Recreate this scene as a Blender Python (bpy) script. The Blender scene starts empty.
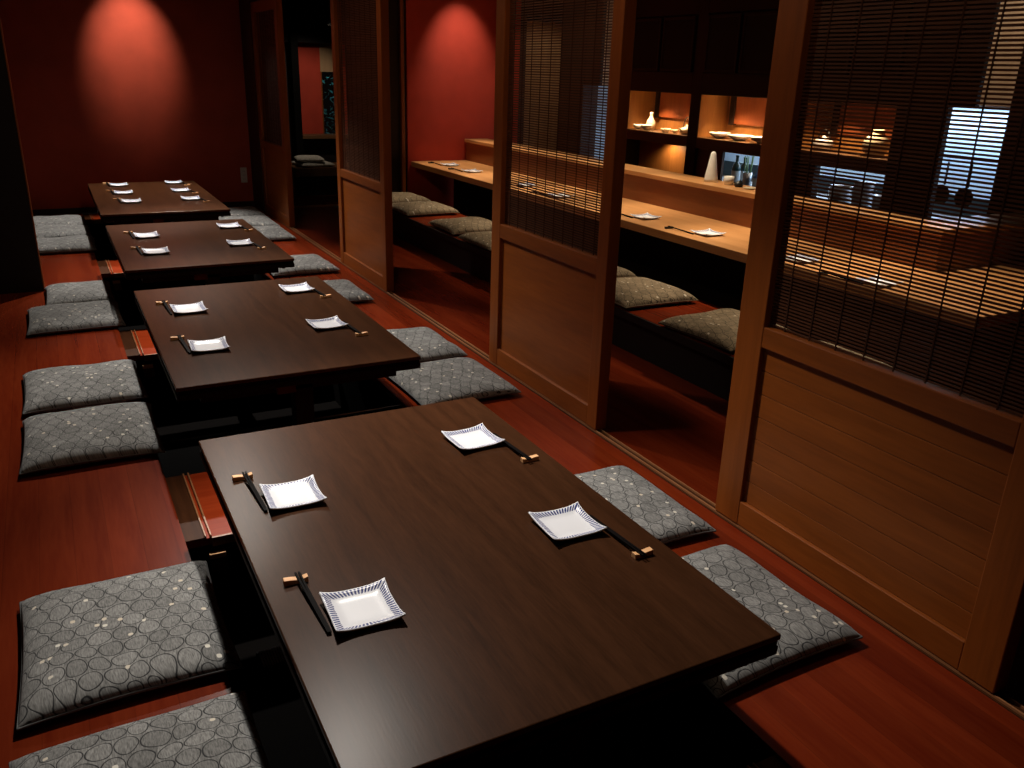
import bpy, bmesh, math, random
from mathutils import Vector, Matrix, noise

random.seed(7)
C = bpy.context.scene.collection
PI = math.pi

# ------------------------------------------------------------------ materials
def new_mat(name):
    m = bpy.data.materials.new(name); m.use_nodes = True
    nt = m.node_tree
    return m, nt, nt.nodes['Principled BSDF']

def simple(name, col, rough=.5, spec=.5, metal=0.0, coat=0.0):
    m, nt, b = new_mat(name)
    b.inputs['Base Color'].default_value = (*col, 1)
    b.inputs['Roughness'].default_value = rough
    b.inputs['Specular IOR Level'].default_value = spec
    b.inputs['Metallic'].default_value = metal
    b.inputs['Coat Weight'].default_value = coat
    # a faint mottling so no surface is perfectly flat in tone
    tc = nt.nodes.new('ShaderNodeTexCoord'); n = nt.nodes.new('ShaderNodeTexNoise')
    n.inputs['Scale'].default_value = 14; n.inputs['Detail'].default_value = 4
    r = nt.nodes.new('ShaderNodeMapRange'); r.inputs['To Min'].default_value = .88; r.inputs['To Max'].default_value = 1.1
    mx = nt.nodes.new('ShaderNodeMix'); mx.data_type = 'RGBA'; mx.blend_type = 'MULTIPLY'
    mx.inputs['Factor'].default_value = 1
    mx.inputs['A'].default_value = (*col, 1)
    nt.links.new(tc.outputs['Object'], n.inputs['Vector']); nt.links.new(n.outputs['Fac'], r.inputs['Value'])
    nt.links.new(r.outputs['Result'], mx.inputs['B']); nt.links.new(mx.outputs['Result'], b.inputs['Base Color'])
    return m

def wood(name, c1, c2, axis='y', rough=.4, scale=1.0, boards=0.0, board_axis='x', spec=.5, coat=0.0, bump=.08, fine=1.0):
    """grain runs along AXIS; BOARDS: width of boards laid side by side along BOARD_AXIS"""
    m, nt, b = new_mat(name)
    N, L = nt.nodes.new, nt.links.new
    tc = N('ShaderNodeTexCoord'); mp = N('ShaderNodeMapping')
    s = {'x': (1.2, 14, 14), 'y': (14, 1.2, 14), 'z': (14, 14, 1.2)}[axis]
    mp.inputs['Scale'].default_value = tuple(v * scale for v in s)
    L(tc.outputs['Object'], mp.inputs['Vector'])
    n1 = N('ShaderNodeTexNoise'); n1.inputs['Scale'].default_value = 1.0; n1.inputs['Detail'].default_value = 6; n1.inputs['Distortion'].default_value = .7
    L(mp.outputs['Vector'], n1.inputs['Vector'])
    n2 = N('ShaderNodeTexNoise'); n2.inputs['Scale'].default_value = 7.0; n2.inputs['Detail'].default_value = 3
    L(mp.outputs['Vector'], n2.inputs['Vector'])
    ad = N('ShaderNodeMath'); ad.operation = 'MULTIPLY_ADD'; ad.inputs[1].default_value = .45 * fine
    L(n2.outputs['Fac'], ad.inputs[0]); L(n1.outputs['Fac'], ad.inputs[2])
    cr = N('ShaderNodeValToRGB')
    cr.color_ramp.elements[0].position = .48 + .1 * (fine - 1); cr.color_ramp.elements[0].color = (*c1, 1)
    cr.color_ramp.elements[1].position = .98 + .1 * (fine - 1); cr.color_ramp.elements[1].color = (*c2, 1)
    L(ad.outputs[0], cr.inputs['Fac'])
    out = cr.outputs['Color']
    hgt = n2.outputs['Fac']
    if boards:
        sx = N('ShaderNodeSeparateXYZ'); L(tc.outputs['Object'], sx.inputs[0])
        dv = N('ShaderNodeMath'); dv.operation = 'DIVIDE'; dv.inputs[1].default_value = boards
        L(sx.outputs[board_axis.upper()], dv.inputs[0])
        fl = N('ShaderNodeMath'); fl.operation = 'FLOOR'; L(dv.outputs[0], fl.inputs[0])
        wn = N('ShaderNodeTexWhiteNoise'); wn.noise_dimensions = '1D'; L(fl.outputs[0], wn.inputs['W'])
        mr = N('ShaderNodeMapRange'); mr.inputs['To Min'].default_value = .84; mr.inputs['To Max'].default_value = 1.12
        L(wn.outputs['Value'], mr.inputs['Value'])
        fr = N('ShaderNodeMath'); fr.operation = 'FRACT'; L(dv.outputs[0], fr.inputs[0])
        e = N('ShaderNodeMath'); e.operation = 'GREATER_THAN'; e.inputs[1].default_value = .025; L(fr.outputs[0], e.inputs[0])
        e2 = N('ShaderNodeMapRange'); e2.inputs['To Min'].default_value = .80; L(e.outputs[0], e2.inputs['Value'])
        mu = N('ShaderNodeMath'); mu.operation = 'MULTIPLY'; L(mr.outputs['Result'], mu.inputs[0]); L(e2.outputs['Result'], mu.inputs[1])
        mx = N('ShaderNodeMix'); mx.data_type = 'RGBA'; mx.blend_type = 'MULTIPLY'; mx.inputs['Factor'].default_value = 1
        L(out, mx.inputs['A']); L(mu.outputs[0], mx.inputs['B']); out = mx.outputs['Result']
    L(out, b.inputs['Base Color'])
    b.inputs['Roughness'].default_value = rough; b.inputs['Specular IOR Level'].default_value = spec
    b.inputs['Coat Weight'].default_value = coat; b.inputs['Coat Roughness'].default_value = .15
    bp = N('ShaderNodeBump'); bp.inputs['Strength'].default_value = bump; bp.inputs['Distance'].default_value = .002
    L(hgt, bp.inputs['Height']); L(bp.outputs['Normal'], b.inputs['Normal'])
    return m

def plaster(name, col, rough=.75):
    m, nt, b = new_mat(name)
    N, L = nt.nodes.new, nt.links.new
    tc = N('ShaderNodeTexCoord'); n = N('ShaderNodeTexNoise'); n.inputs['Scale'].default_value = 3.5; n.inputs['Detail'].default_value = 8
    L(tc.outputs['Object'], n.inputs['Vector'])
    cr = N('ShaderNodeValToRGB')
    cr.color_ramp.elements[0].position = .3; cr.color_ramp.elements[0].color = (*[v * .86 for v in col], 1)
    cr.color_ramp.elements[1].position = .7; cr.color_ramp.elements[1].color = (*[v * 1.1 for v in col], 1)
    L(n.outputs['Fac'], cr.inputs['Fac']); L(cr.outputs['Color'], b.inputs['Base Color'])
    n2 = N('ShaderNodeTexNoise'); n2.inputs['Scale'].default_value = 60; n2.inputs['Detail'].default_value = 4
    L(tc.outputs['Object'], n2.inputs['Vector'])
    bp = N('ShaderNodeBump'); bp.inputs['Strength'].default_value = .12; bp.inputs['Distance'].default_value = .003
    L(n2.outputs['Fac'], bp.inputs['Height']); L(bp.outputs['Normal'], b.inputs['Normal'])
    b.inputs['Roughness'].default_value = rough; b.inputs['Specular IOR Level'].default_value = .25
    return m

def cushion_mat(name, base, line, cells=9.4):
    m, nt, b = new_mat(name)
    N, L = nt.nodes.new, nt.links.new
    uv = N('ShaderNodeUVMap'); oi = N('ShaderNodeObjectInfo')
    off = N('ShaderNodeMath'); off.operation = 'MULTIPLY'; off.inputs[1].default_value = 13.7; L(oi.outputs['Random'], off.inputs[0])
    va = N('ShaderNodeVectorMath'); va.operation = 'ADD'; L(uv.outputs['UV'], va.inputs[0]); L(off.outputs[0], va.inputs[1])
    # staggered rows of circles, warped a little so that no two are alike
    wp = N('ShaderNodeTexNoise'); wp.inputs['Scale'].default_value = 5.0; wp.inputs['Detail'].default_value = 1; L(va.outputs[0], wp.inputs['Vector'])
    ws = N('ShaderNodeVectorMath'); ws.operation = 'MULTIPLY_ADD'; ws.inputs[1].default_value = (.085, .085, 0); L(wp.outputs['Color'], ws.inputs[0]); L(va.outputs[0], ws.inputs[2])
    sx = N('ShaderNodeSeparateXYZ'); L(ws.outputs[0], sx.inputs[0])
    def mt(op, a, b_=None, c=None):
        k = N('ShaderNodeMath'); k.operation = op
        for i, q in enumerate((a, b_, c)):
            if q is None: continue
            if isinstance(q, (int, float)): k.inputs[i].default_value = q
            else: L(q, k.inputs[i])
        return k.outputs[0]
    ry = mt('MULTIPLY', sx.outputs['Y'], cells * 1.0526); row = mt('FLOOR', ry); fy = mt('MULTIPLY', mt('SUBTRACT', mt('SUBTRACT', ry, row), .5), 1 / 1.0526)
    rx = mt('ADD', mt('MULTIPLY', sx.outputs['X'], cells), mt('MULTIPLY', mt('MODULO', mt('ABSOLUTE', row), 2.0), .5)); col = mt('FLOOR', rx); fx = mt('SUBTRACT', mt('SUBTRACT', rx, col), .5)
    dist = mt('SQRT', mt('ADD', mt('MULTIPLY', fx, fx), mt('MULTIPLY', fy, fy)))
    cid = N('ShaderNodeCombineXYZ'); L(col, cid.inputs[0]); L(row, cid.inputs[1])
    wn = N('ShaderNodeTexWhiteNoise'); wn.noise_dimensions = '2D'; L(cid.outputs[0], wn.inputs['Vector'])
    class v: outputs = {'Color': wn.outputs['Color']}
    ab = mt('ABSOLUTE', mt('SUBTRACT', dist, .468))
    rg = N('ShaderNodeMapRange'); rg.inputs['From Min'].default_value = .010; rg.inputs['From Max'].default_value = .036
    L(ab, rg.inputs['Value'])
    # threads inside the circles
    n = N('ShaderNodeTexNoise'); n.inputs['Scale'].default_value = 1.0; n.inputs['Detail'].default_value = 4; n.inputs['Distortion'].default_value = .6
    st = N('ShaderNodeVectorMath'); st.operation = 'MULTIPLY'; st.inputs[1].default_value = (170, 34, 1); L(va.outputs[0], st.inputs[0]); L(st.outputs[0], n.inputs['Vector'])
    nr = N('ShaderNodeMapRange'); nr.inputs['From Min'].default_value = .3; nr.inputs['From Max'].default_value = .7; nr.inputs['To Min'].default_value = .55; nr.inputs['To Max'].default_value = 1.4
    L(n.outputs['Fac'], nr.inputs['Value'])
    cv = N('ShaderNodeMapRange'); cv.inputs['To Min'].default_value = .8; cv.inputs['To Max'].default_value = 1.15
    sc = N('ShaderNodeSeparateColor'); L(v.outputs['Color'], sc.inputs[0]); L(sc.outputs[0], cv.inputs['Value'])
    mu = N('ShaderNodeMath'); mu.operation = 'MULTIPLY'; L(nr.outputs['Result'], mu.inputs[0]); L(cv.outputs['Result'], mu.inputs[1])
    c0 = N('ShaderNodeMix'); c0.data_type = 'RGBA'; c0.blend_type = 'MULTIPLY'; c0.inputs['Factor'].default_value = 1
    c0.inputs['A'].default_value = (*base, 1); L(mu.outputs[0], c0.inputs['B'])
    c1 = N('ShaderNodeMix'); c1.data_type = 'RGBA'; c1.inputs['A'].default_value = (*line, 1)
    L(rg.outputs['Result'], c1.inputs['Factor']); L(c0.outputs['Result'], c1.inputs['B'])
    # small pale blossoms scattered over the cloth
    w = N('ShaderNodeTexVoronoi'); w.voronoi_dimensions = '2D'; w.distance = 'MINKOWSKI'; w.inputs['Exponent'].default_value = 3.0
    w.inputs['Scale'].default_value = cells * 3.0; w.inputs['Randomness'].default_value = .8
    L(va.outputs[0], w.inputs['Vector'])
    sw = N('ShaderNodeSeparateColor'); L(w.outputs['Color'], sw.inputs[0])
    g1 = N('ShaderNodeMath'); g1.operation = 'GREATER_THAN'; g1.inputs[1].default_value = .962; L(sw.outputs[0], g1.inputs[0])
    g2 = N('ShaderNodeMath'); g2.operation = 'LESS_THAN'; g2.inputs[1].default_value = .32; L(w.outputs['Distance'], g2.inputs[0])
    g = N('ShaderNodeMath'); g.operation = 'MULTIPLY'; L(g1.outputs[0], g.inputs[0]); L(g2.outputs[0], g.inputs[1])
    wc = N('ShaderNodeMix'); wc.data_type = 'RGBA'; wc.inputs['A'].default_value = (.66, .63, .56, 1); wc.inputs['B'].default_value = (.58, .50, .40, 1)
    L(sw.outputs[1], wc.inputs['Factor'])
    c2 = N('ShaderNodeMix'); c2.data_type = 'RGBA'
    L(g.outputs[0], c2.inputs['Factor']); L(c1.outputs['Result'], c2.inputs['A']); L(wc.outputs['Result'], c2.inputs['B'])
    L(c2.outputs['Result'], b.inputs['Base Color'])
    b.inputs['Roughness'].default_value = .9; b.inputs['Specular IOR Level'].default_value = .15
    b.inputs['Sheen Weight'].default_value = .1
    bp = N('ShaderNodeBump'); bp.inputs['Strength'].default_value = .25; bp.inputs['Distance'].default_value = .002
    L(rg.outputs['Result'], bp.inputs['Height']); L(bp.outputs['Normal'], b.inputs['Normal'])
    return m

def plate_mat():
    m, nt, b = new_mat('porcelain with blue rim strokes')
    N, L = nt.nodes.new, nt.links.new
    tc = N('ShaderNodeUVMap'); sx = N('ShaderNodeSeparateXYZ'); L(tc.outputs['UV'], sx.inputs[0])
    def math_(op, a, b_=None, c=None):
        n = N('ShaderNodeMath'); n.operation = op
        for i, v in enumerate((a, b_, c)):
            if v is None: continue
            if isinstance(v, (int, float)): n.inputs[i].default_value = v
            else: L(v, n.inputs[i])
        return n.outputs[0]
    X = math_('MULTIPLY_ADD', sx.outputs['X'], 2.0, -1.0); Y = math_('MULTIPLY_ADD', sx.outputs['Y'], 2.0, -1.0)
    ax, ay = math_('ABSOLUTE', X), math_('ABSOLUTE', Y)
    mxv = math_('MAXIMUM', ax, ay)
    xb = math_('GREATER_THAN', ax, ay)
    along = math_('ADD', math_('MULTIPLY', xb, Y), math_('MULTIPLY', math_('SUBTRACT', 1.0, xb), X))
    al = math_('DIVIDE', along, mxv)
    st = math_('SINE', math_('MULTIPLY', al, 50.0))
    wob = N('ShaderNodeTexNoise'); wob.inputs['Scale'].default_value = 9; L(tc.outputs['UV'], wob.inputs['Vector'])
    inner = math_('MULTIPLY_ADD', wob.outputs['Fac'], .10, .72)
    band = math_('MULTIPLY', math_('GREATER_THAN', mxv, inner), math_('LESS_THAN', mxv, .975))
    f = math_('MULTIPLY', math_('GREATER_THAN', st, -.15), band)
    mx = N('ShaderNodeMix'); mx.data_type = 'RGBA'; L(f, mx.inputs['Factor'])
    mx.inputs['A'].default_value = (.84, .85, .90, 1); mx.inputs['B'].default_value = (.018, .032, .19, 1)
    L(mx.outputs['Result'], b.inputs['Base Color'])
    b.inputs['Roughness'].default_value = .30; b.inputs['Specular IOR Level'].default_value = .3
    return m

def emit(name, col, strength):
    m = bpy.data.materials.new(name); m.use_nodes = True
    nt = m.node_tree; nt.nodes.clear()
    e = nt.nodes.new('ShaderNodeEmission'); e.inputs['Color'].default_value = (*col, 1); e.inputs['Strength'].default_value = strength
    o = nt.nodes.new('ShaderNodeOutputMaterial'); nt.links.new(e.outputs[0], o.inputs[0])
    return m

M = dict(
    floor=wood('red lacquered floorboards', (.108, .0105, .0024), (.168, .0225, .0056), 'y', rough=.27, boards=.105, board_axis='x', scale=.8, bump=.03, spec=.07),
    bridge=wood('red lacquered crossing boards', (.22, .022, .005), (.34, .045, .011), 'x', rough=.32, scale=.8, bump=.03, spec=.06),
    edge=wood('brown edge band', (.035, .012, .005), (.07, .024, .009), 'y', rough=.45, spec=.05),
    rail=wood('pale threshold rail', (.22, .085, .03), (.36, .15, .06), 'y', rough=.4),
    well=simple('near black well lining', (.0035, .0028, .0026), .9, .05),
    table=wood('dark stained table wood', (.031, .0116, .0048), (.055, .0205, .0084), 'y', rough=.30, scale=2.0, bump=.03, spec=.06, fine=1.3),
    table_dark=simple('black brown table frame', (.006, .0042, .0036), .6, .06),
    door=wood('orange brown door wood', (.17, .040, .0045), (.265, .067, .0085), 'z', rough=.42, scale=1.0, bump=.05, spec=.35),
    door_h=wood('orange brown rail wood', (.17, .040, .0045), (.265, .067, .0085), 'y', rough=.42, scale=1.0, bump=.05, spec=.35),
    panel=wood('orange brown panel wood', (.18, .043, .0045), (.29, .075, .0095), 'y', rough=.42, scale=.8, bump=.05, spec=.35),
    bamboo=wood('dark bamboo slats', (.060, .019, .0075), (.105, .036, .014), 'y', rough=.5, spec=.3),
    cord=simple('brown blind cord', (.055, .022, .012), .8, .1),
    red=plaster('red plaster wall', (.40, .060, .030)),
    red2=plaster('deep red plaster wall', (.42, .042, .021)),
    black=simple('near black panel', (.010, .005, .0045), .6, .25),
    dark=simple('dark brown woodwork', (.020, .008, .005), .5, .3),
    ceil=plaster('dark ceiling', (.02, .012, .01)),
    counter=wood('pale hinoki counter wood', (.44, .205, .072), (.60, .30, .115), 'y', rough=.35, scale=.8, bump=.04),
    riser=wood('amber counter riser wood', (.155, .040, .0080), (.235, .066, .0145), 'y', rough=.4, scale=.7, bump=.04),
    shelf=wood('amber shelf wood', (.30, .11, .026), (.44, .175, .045), 'z', rough=.4, bump=.04),
    shelf_h=wood('brown shelf board', (.10, .045, .018), (.17, .075, .03), 'y', rough=.4, bump=.04),
    tan=wood('tan kitchen woodwork', (.34, .20, .10), (.46, .28, .15), 'z', rough=.5),
    kwall=plaster('pale blue kitchen wall', (.42, .55, .66)),
    cushion=cushion_mat('grey circle patterned cloth', (.205, .202, .195), (.022, .022, .024)),
    cushion_w=cushion_mat('taupe circle patterned cloth', (.215, .165, .108), (.022, .016, .011)),
    seam=simple('grey cushion piping', (.14, .14, .138), .9, .1),
    plate=plate_mat(),
    rest=wood('pale wooden chopstick rest', (.80, .39, .16), (.95, .56, .27), 'x', rough=.55, scale=3),
    rest_d=simple('black chopstick rest', (.012, .010, .010), .35),
    stick=simple('black lacquer', (.004, .003, .003), .65, .04),
    ivory=simple('ivory glazed ceramic', (.70, .58, .40), .3),
    white=simple('white glazed ceramic', (.75, .72, .66), .3),
    niche_red=wood('red brown niche panel', (.26, .055, .014), (.36, .085, .022), 'z', rough=.45, bump=.03),
    cushion_p=cushion_mat('pale circle patterned cloth', (.50, .46, .40), (.30, .28, .25)),
    tile=simple('blue grey wall tile', (.10, .20, .28), .3),
    steel=simple('brushed steel', (.35, .36, .38), .35, .5, 1.0),
    iron=simple('black iron', (.012, .012, .012), .45, .4),
    socket=simple('beige socket plastic', (.62, .55, .52), .45),
    bluep=simple('blue plastic', (.05, .16, .42), .4),
    bottle=simple('dark green bottle glass', (.012, .045, .05), .12, .6),
    labelm=simple('pale bottle paper', (.45, .55, .62), .6),
    green=simple('green sticks', (.14, .30, .16), .6),
    leaf=simple('garden leaves', (.05, .16, .13), .5),
    lampm=emit('lamp lens', (1.0, .78, .5), 9.0),
)
gl, nt_, b_ = new_mat('window glass')
b_.inputs['Base Color'].default_value = (.9, .95, .95, 1); b_.inputs['Roughness'].default_value = .02
b_.inputs['Transmission Weight'].default_value = 1; b_.inputs['IOR'].default_value = 1.1
M['glass'] = gl

# ------------------------------------------------------------------ mesh helpers
class MB:
    def __init__(s): s.bm = bmesh.new()
    def box(s, x0, x1, y0, y1, z0, z1):
        r = bmesh.ops.create_cube(s.bm, size=1)
        for v in r['verts']:
            v.co = Vector(((x0 + x1) / 2 + v.co.x * (x1 - x0), (y0 + y1) / 2 + v.co.y * (y1 - y0), (z0 + z1) / 2 + v.co.z * (z1 - z0)))
        return s
    def lathe(s, prof, n=24, c=(0, 0, 0), squash=1.0):
        """PROF: list of (radius, z) from the bottom; closed at both ends where radius is 0"""
        rings = []
        for (r, z) in prof:
            if r < 1e-6: rings.append([s.bm.verts.new((c[0], c[1], c[2] + z))])
            else: rings.append([s.bm.verts.new((c[0] + r * math.cos(2 * PI * k / n), c[1] + r * squash * math.sin(2 * PI * k / n), c[2] + z)) for k in range(n)])
        for a, b in zip(rings, rings[1:]):
            for k in range(n):
                k2 = (k + 1) % n
                if len(a) == 1 and len(b) == 1: continue
                if len(a) == 1: s.bm.faces.new((a[0], b[k2], b[k]))
                elif len(b) == 1: s.bm.faces.new((a[k], a[k2], b[0]))
                else: s.bm.faces.new((a[k], a[k2], b[k2], b[k]))
        return s
    def tube(s, pts, r, n=8, closed=False):
        pts = [Vector(p) for p in pts]; rings = []
        m = len(pts)
        for i, p in enumerate(pts):
            if closed: t = (pts[(i + 1) % m] - pts[i - 1]).normalized()
            else: t = (pts[min(i + 1, m - 1)] - pts[max(i - 1, 0)]).normalized()
            up = Vector((0, 0, 1)) if abs(t.z) < .9 else Vector((1, 0, 0))
            a = t.cross(up).normalized(); b = a.cross(t)
            rr = r[i] if isinstance(r, (list, tuple)) else r
            rings.append([s.bm.verts.new(p + (a * math.cos(2 * PI * k / n) + b * math.sin(2 * PI * k / n)) * rr) for k in range(n)])
        pr = list(zip(rings, rings[1:])) + ([(rings[-1], rings[0])] if closed else [])
        for a, b in pr:
            for k in range(n): s.bm.faces.new((a[k], a[(k + 1) % n], b[(k + 1) % n], b[k]))
        if not closed:
            s.bm.faces.new(rings[0][::-1]); s.bm.faces.new(rings[-1])
        return s
    def build(s, name, mat, parent=None, smooth=False, bevel=0.0, loc=None, label=None, solid=0.0):
        bmesh.ops.recalc_face_normals(s.bm, faces=s.bm.faces[:])
        me = bpy.data.meshes.new(name); s.bm.to_mesh(me); s.bm.free()
        me.materials.append(mat)
        if smooth: me.shade_smooth()
        o = bpy.data.objects.new(name, me); C.objects.link(o)
        if parent is not None: o.parent = parent
        if loc: o.location = loc
        if solid:
            d = o.modifiers.new('thickness', 'SOLIDIFY'); d.thickness = solid; d.offset = 0
        if bevel:
            d = o.modifiers.new('bevel', 'BEVEL'); d.width = bevel; d.segments = 2; d.limit_method = 'ANGLE'
        if label: o['label'] = label
        return o

def box(name, b, mat, parent=None, bevel=.002, label=None):
    return MB().box(*b).build(name, mat, parent, bevel=bevel, label=label)

def thing(name, label, cat, loc=(0, 0, 0), rz=0, group=None):
    o = bpy.data.objects.new(name, None); C.objects.link(o); o.empty_display_size = .05
    o.location = loc; o.rotation_euler = (0, 0, rz); o['label'] = label; o['category'] = cat; o['kind'] = 'thing'
    if group: o['group'] = group
    return o

def tag(o, label, cat, group=None, kind='thing'):
    o['label'] = label; o['category'] = cat; o['kind'] = kind
    if group: o['group'] = group
    return o

def struct(o):
    o['kind'] = 'structure'; return o

def copy_tree(o, parent=None):
    c = o.copy(); C.objects.link(c)
    if parent is not None: c.parent = parent
    for ch in list(o.children): copy_tree(ch, c)
    return c

# ------------------------------------------------------------------ key measures (metres)
WX0, WX1 = .236, 1.388                 # edges of the sunken footwells
TX0, TX1 = .316, 1.345                 # table tops
TZ = .360
TABLES = [(1.137, 2.793), (3.338, 5.010), (5.548, 7.211), (7.741, 9.817)]   # y ranges, the last stands by the red wall
DX = 2.064                             # room side face of the sliding doors
DT = .058
BACK_Y = 10.26
CEIL = 2.62
END_Y = 9.02                           # red end wall of the bar
SX = 5.40                              # front of the display shelf

# ------------------------------------------------------------------ floor and footwells
BR = [(.55, 1.137), (2.793, 3.338), (5.010, 5.548), (7.211, 7.741), (9.817, BACK_Y)]
m = MB()
m.box(-1.2, WX0, -1.2, BACK_Y, -.03, 0)
m.box(WX1, 2.90, -1.2, BACK_Y + .02, -.03, 0)
m.box(WX0, WX1, -1.2, .55, -.03, 0)
m.box(2.90, 8.0, -1.2, 9.02, -.03, 0)
struct(m.build('floor', M['floor']))
m = MB().box(2.0, 4.6, BACK_Y + .02, 11.75, -.03, 0)
struct(m.build('floor', M['floor']))
for i, (a, b) in enumerate(BR):
    br = struct(box('floor', (WX0, WX1, a, b, -.045, -.016), M['bridge'], None, .003))
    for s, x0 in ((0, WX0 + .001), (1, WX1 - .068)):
        box('dark_edge', (x0, x0 + .067, a + .001, b - .001, -.018, -.012), M['edge'], br, .001, label='dark brown edge band')  # darker brown strip down each side of the crossing
    for x in (WX0 + .070, WX0 + .088, WX1 - .070, WX1 - .088):
        box('rail', (x - .003, x + .003, a + .001, b - .001, -.017, -.006), M['rail'], br, .001, label='thin pale sliding rail')
    box('nosing', (WX0 + .09, WX1 - .09, a - .006, a + .004, -.050, -.015), M['rail'], br, .001, label='pale front edge strip')
    if i in (1, 2, 3):
        box('bracket', (WX0 + .075, WX0 + .130, a - .022, a - .001, -.092, -.072), M['rest'], br, .001, label='small pale wooden block')
        box('bracket_board', (WX0 + .08, WX0 + .135, a - .014, a - .001, -.15, -.094), M['shelf_h'], br, .001)
# well lining
WB = -.42
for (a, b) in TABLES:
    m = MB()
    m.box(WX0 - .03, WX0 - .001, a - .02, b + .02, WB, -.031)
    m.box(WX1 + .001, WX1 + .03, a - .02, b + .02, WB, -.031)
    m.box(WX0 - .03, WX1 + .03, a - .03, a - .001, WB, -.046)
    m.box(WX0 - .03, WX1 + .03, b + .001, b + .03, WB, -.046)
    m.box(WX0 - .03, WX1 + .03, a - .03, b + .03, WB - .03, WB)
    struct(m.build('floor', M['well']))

# ------------------------------------------------------------------ room shell
struct(box('wall_back', (-1.2, 2.12, BACK_Y, BACK_Y + .1, 0, CEIL), M['red'], None, 0))
struct(box('baseboard_back', (-1.2, 2.06, BACK_Y - .015, BACK_Y, 0, .055), M['dark'], None, .002))
struct(box('wall_left', (-1.3, -1.2, -1.2, BACK_Y, 0, CEIL), M['black'], None, 0))
struct(box('ceiling', (-1.3, 8.0, -1.2, 12.0, CEIL, CEIL + .08), M['ceil'], None, 0))
sp = struct(box('wall_partition', (-1.2, -.158, 6.732, 6.80, 0, CEIL), M['black'], None, .002))
box('edge_strip', (-.158, -.150, 6.728, 6.804, 0, CEIL), M['door'], sp, .001, label='thin reddish wooden edge')
struct(box('wall_right', (DX - .01, DX + .13, -1.2, BACK_Y, 2.16, CEIL), M['dark'], None, .003))
# jamb past the farthest door
struct(box('trim_1', (DX - .012, DX + .12, 9.742, BACK_Y, 0, 2.16), M['dark'], None, .003))
# floor track of the sliding doors
tr = struct(box('trim_2', (DX - .004, DX + .044, -1.2, 9.742, -.001, .004), M['edge'], None, .001))
for x in (DX + .006, DX + .034):
    box('track_rail', (x - .003, x + .003, -1.2, 9.74, .003, .012), M['rail'], tr, .001, label='pale wooden track rail')

# ------------------------------------------------------------------ sliding doors with bamboo blinds
def sliding_door(n, y0, y1, sl, sr, mid0, mid1, planks, label, strings):
    """SL: stile at the y1 (far) end, SR: stile at the y0 end"""
    H = 2.15; Z0 = .014
    d = thing('door_%d' % n, label, 'sliding door', (DX, y0, 0))
    d['kind'] = 'structure'; d['group'] = 'sliding doors with blinds along the aisle'
    L = y1 - y0
    box('stile', (0, DT, 0, sr, Z0, H), M['door'], d, .003)
    box('stile', (0, DT, L - sl, L, Z0, H), M['door'], d, .003)
    box('bottom_rail', (.001, DT - .001, sr, L - sl, Z0, .108), M['door_h'], d, .003)
    box('middle_rail', (.001, DT - .001, sr, L - sl, mid0, mid1), M['door_h'], d, .003)
    box('top_rail', (.001, DT - .001, sr, L - sl, 2.05, H), M['door_h'], d, .003)
    m = MB()
    if planks:
        k = 7; hh = (mid0 - .108) / k
        for i in range(k): m.box(.017, .030, sr - .004, L - sl + .004, .108 + i * hh + .0012, .108 + (i + 1) * hh - .0012)
        m.box(.026, .034, sr - .004, L - sl + .004, .1, mid0 + .004)
        m.build('panel', M['panel'], d, bevel=.0012, label='recessed lower panel of horizontal boards')
    else:
        m.box(.017, .034, sr - .004, L - sl + .004, .1, mid0 + .004)
        m.build('panel', M['panel'], d, label='plain recessed lower panel')
    m = MB(); z = mid1 + .006; pitch = .0112
    rnd = random.Random(n)
    while z < 2.05:
        t = .0060 + rnd.uniform(-.0007, .0007)
        m.box(.027, .0295, sr - .002, L - sl + .002, z, z + t); z += pitch
    bl = m.build('bamboo_blind', M['bamboo'], d, label='see-through blind of thin dark bamboo slats')
    cnt = strings
    for i in range(cnt):
        y = sr + (L - sl - sr) * (i + .75) / (cnt + .4)
        box('blind_cord', (.0245, .0268, y - .0022, y + .0022, mid1, 2.05), M['cord'], bl, 0, label='thin upright cord of the blind')
    return d

sliding_door(1, 8.64, 9.742, .10, .10, .715, .785, False, 'sliding door farthest away, next to the red back wall', 8)
sliding_door(2, 5.785, 6.91, .085, .085, .722, .786, False, 'sliding door beside the second low table from the red wall', 8)
sliding_door(3, 2.983, 4.092, .096, .080, .727, .802, False, 'sliding door with plain panel between the bar opening and red end wall view', 10)
sliding_door(4, 1.016, 2.152, .122, .108, .700, .772, True, 'closest sliding door, with a boarded lower panel and the widest blind', 8)

# ------------------------------------------------------------------ low tables
def low_table(i, y0, y1, label):
    cx = (TX0 + TX1) / 2; L = y1 - y0; W = TX1 - TX0
    t = thing('low_table', label, 'low table', (cx, y0, WB), group='low tables over the footwells')
    zt = TZ - WB
    hw = W / 2
    MB().box(-hw, hw, 0, L, zt - .016, zt).build('tabletop', M['table'], t, bevel=.003)
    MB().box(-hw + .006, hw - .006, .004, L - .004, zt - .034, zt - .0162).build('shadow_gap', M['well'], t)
    MB().box(-hw + .0, hw - .0, .003, L - .003, zt - .058, zt - .034).build('lower_board', M['table_dark'], t, bevel=.003)
    for yy in (.06, L - .14):
        MB().box(-.04, .04, yy, yy + .08, 0, zt - .075).build('leg', M['table_dark'], t, bevel=.004)
        MB().box(-.115, -.035, yy - .012, yy, zt - .105, zt - .063).build('block', M['table'], t, bevel=.002, label='small brown block under the board')
        MB().box(-.42, .42, yy, yy + .08, zt - .10, zt - .058).build('crossbar', M['table_dark'], t, bevel=.004)
    for sx in (-1, 1):
        for yy in (.07, L - .07):
            MB().lathe([(0, 0), (.011, 0), (.013, .016), (0, .016)], 12, (sx * (hw - .06), yy, zt - .0745)).build('pad', M['iron'], t, label='small round peg under the board')
    return t

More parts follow.
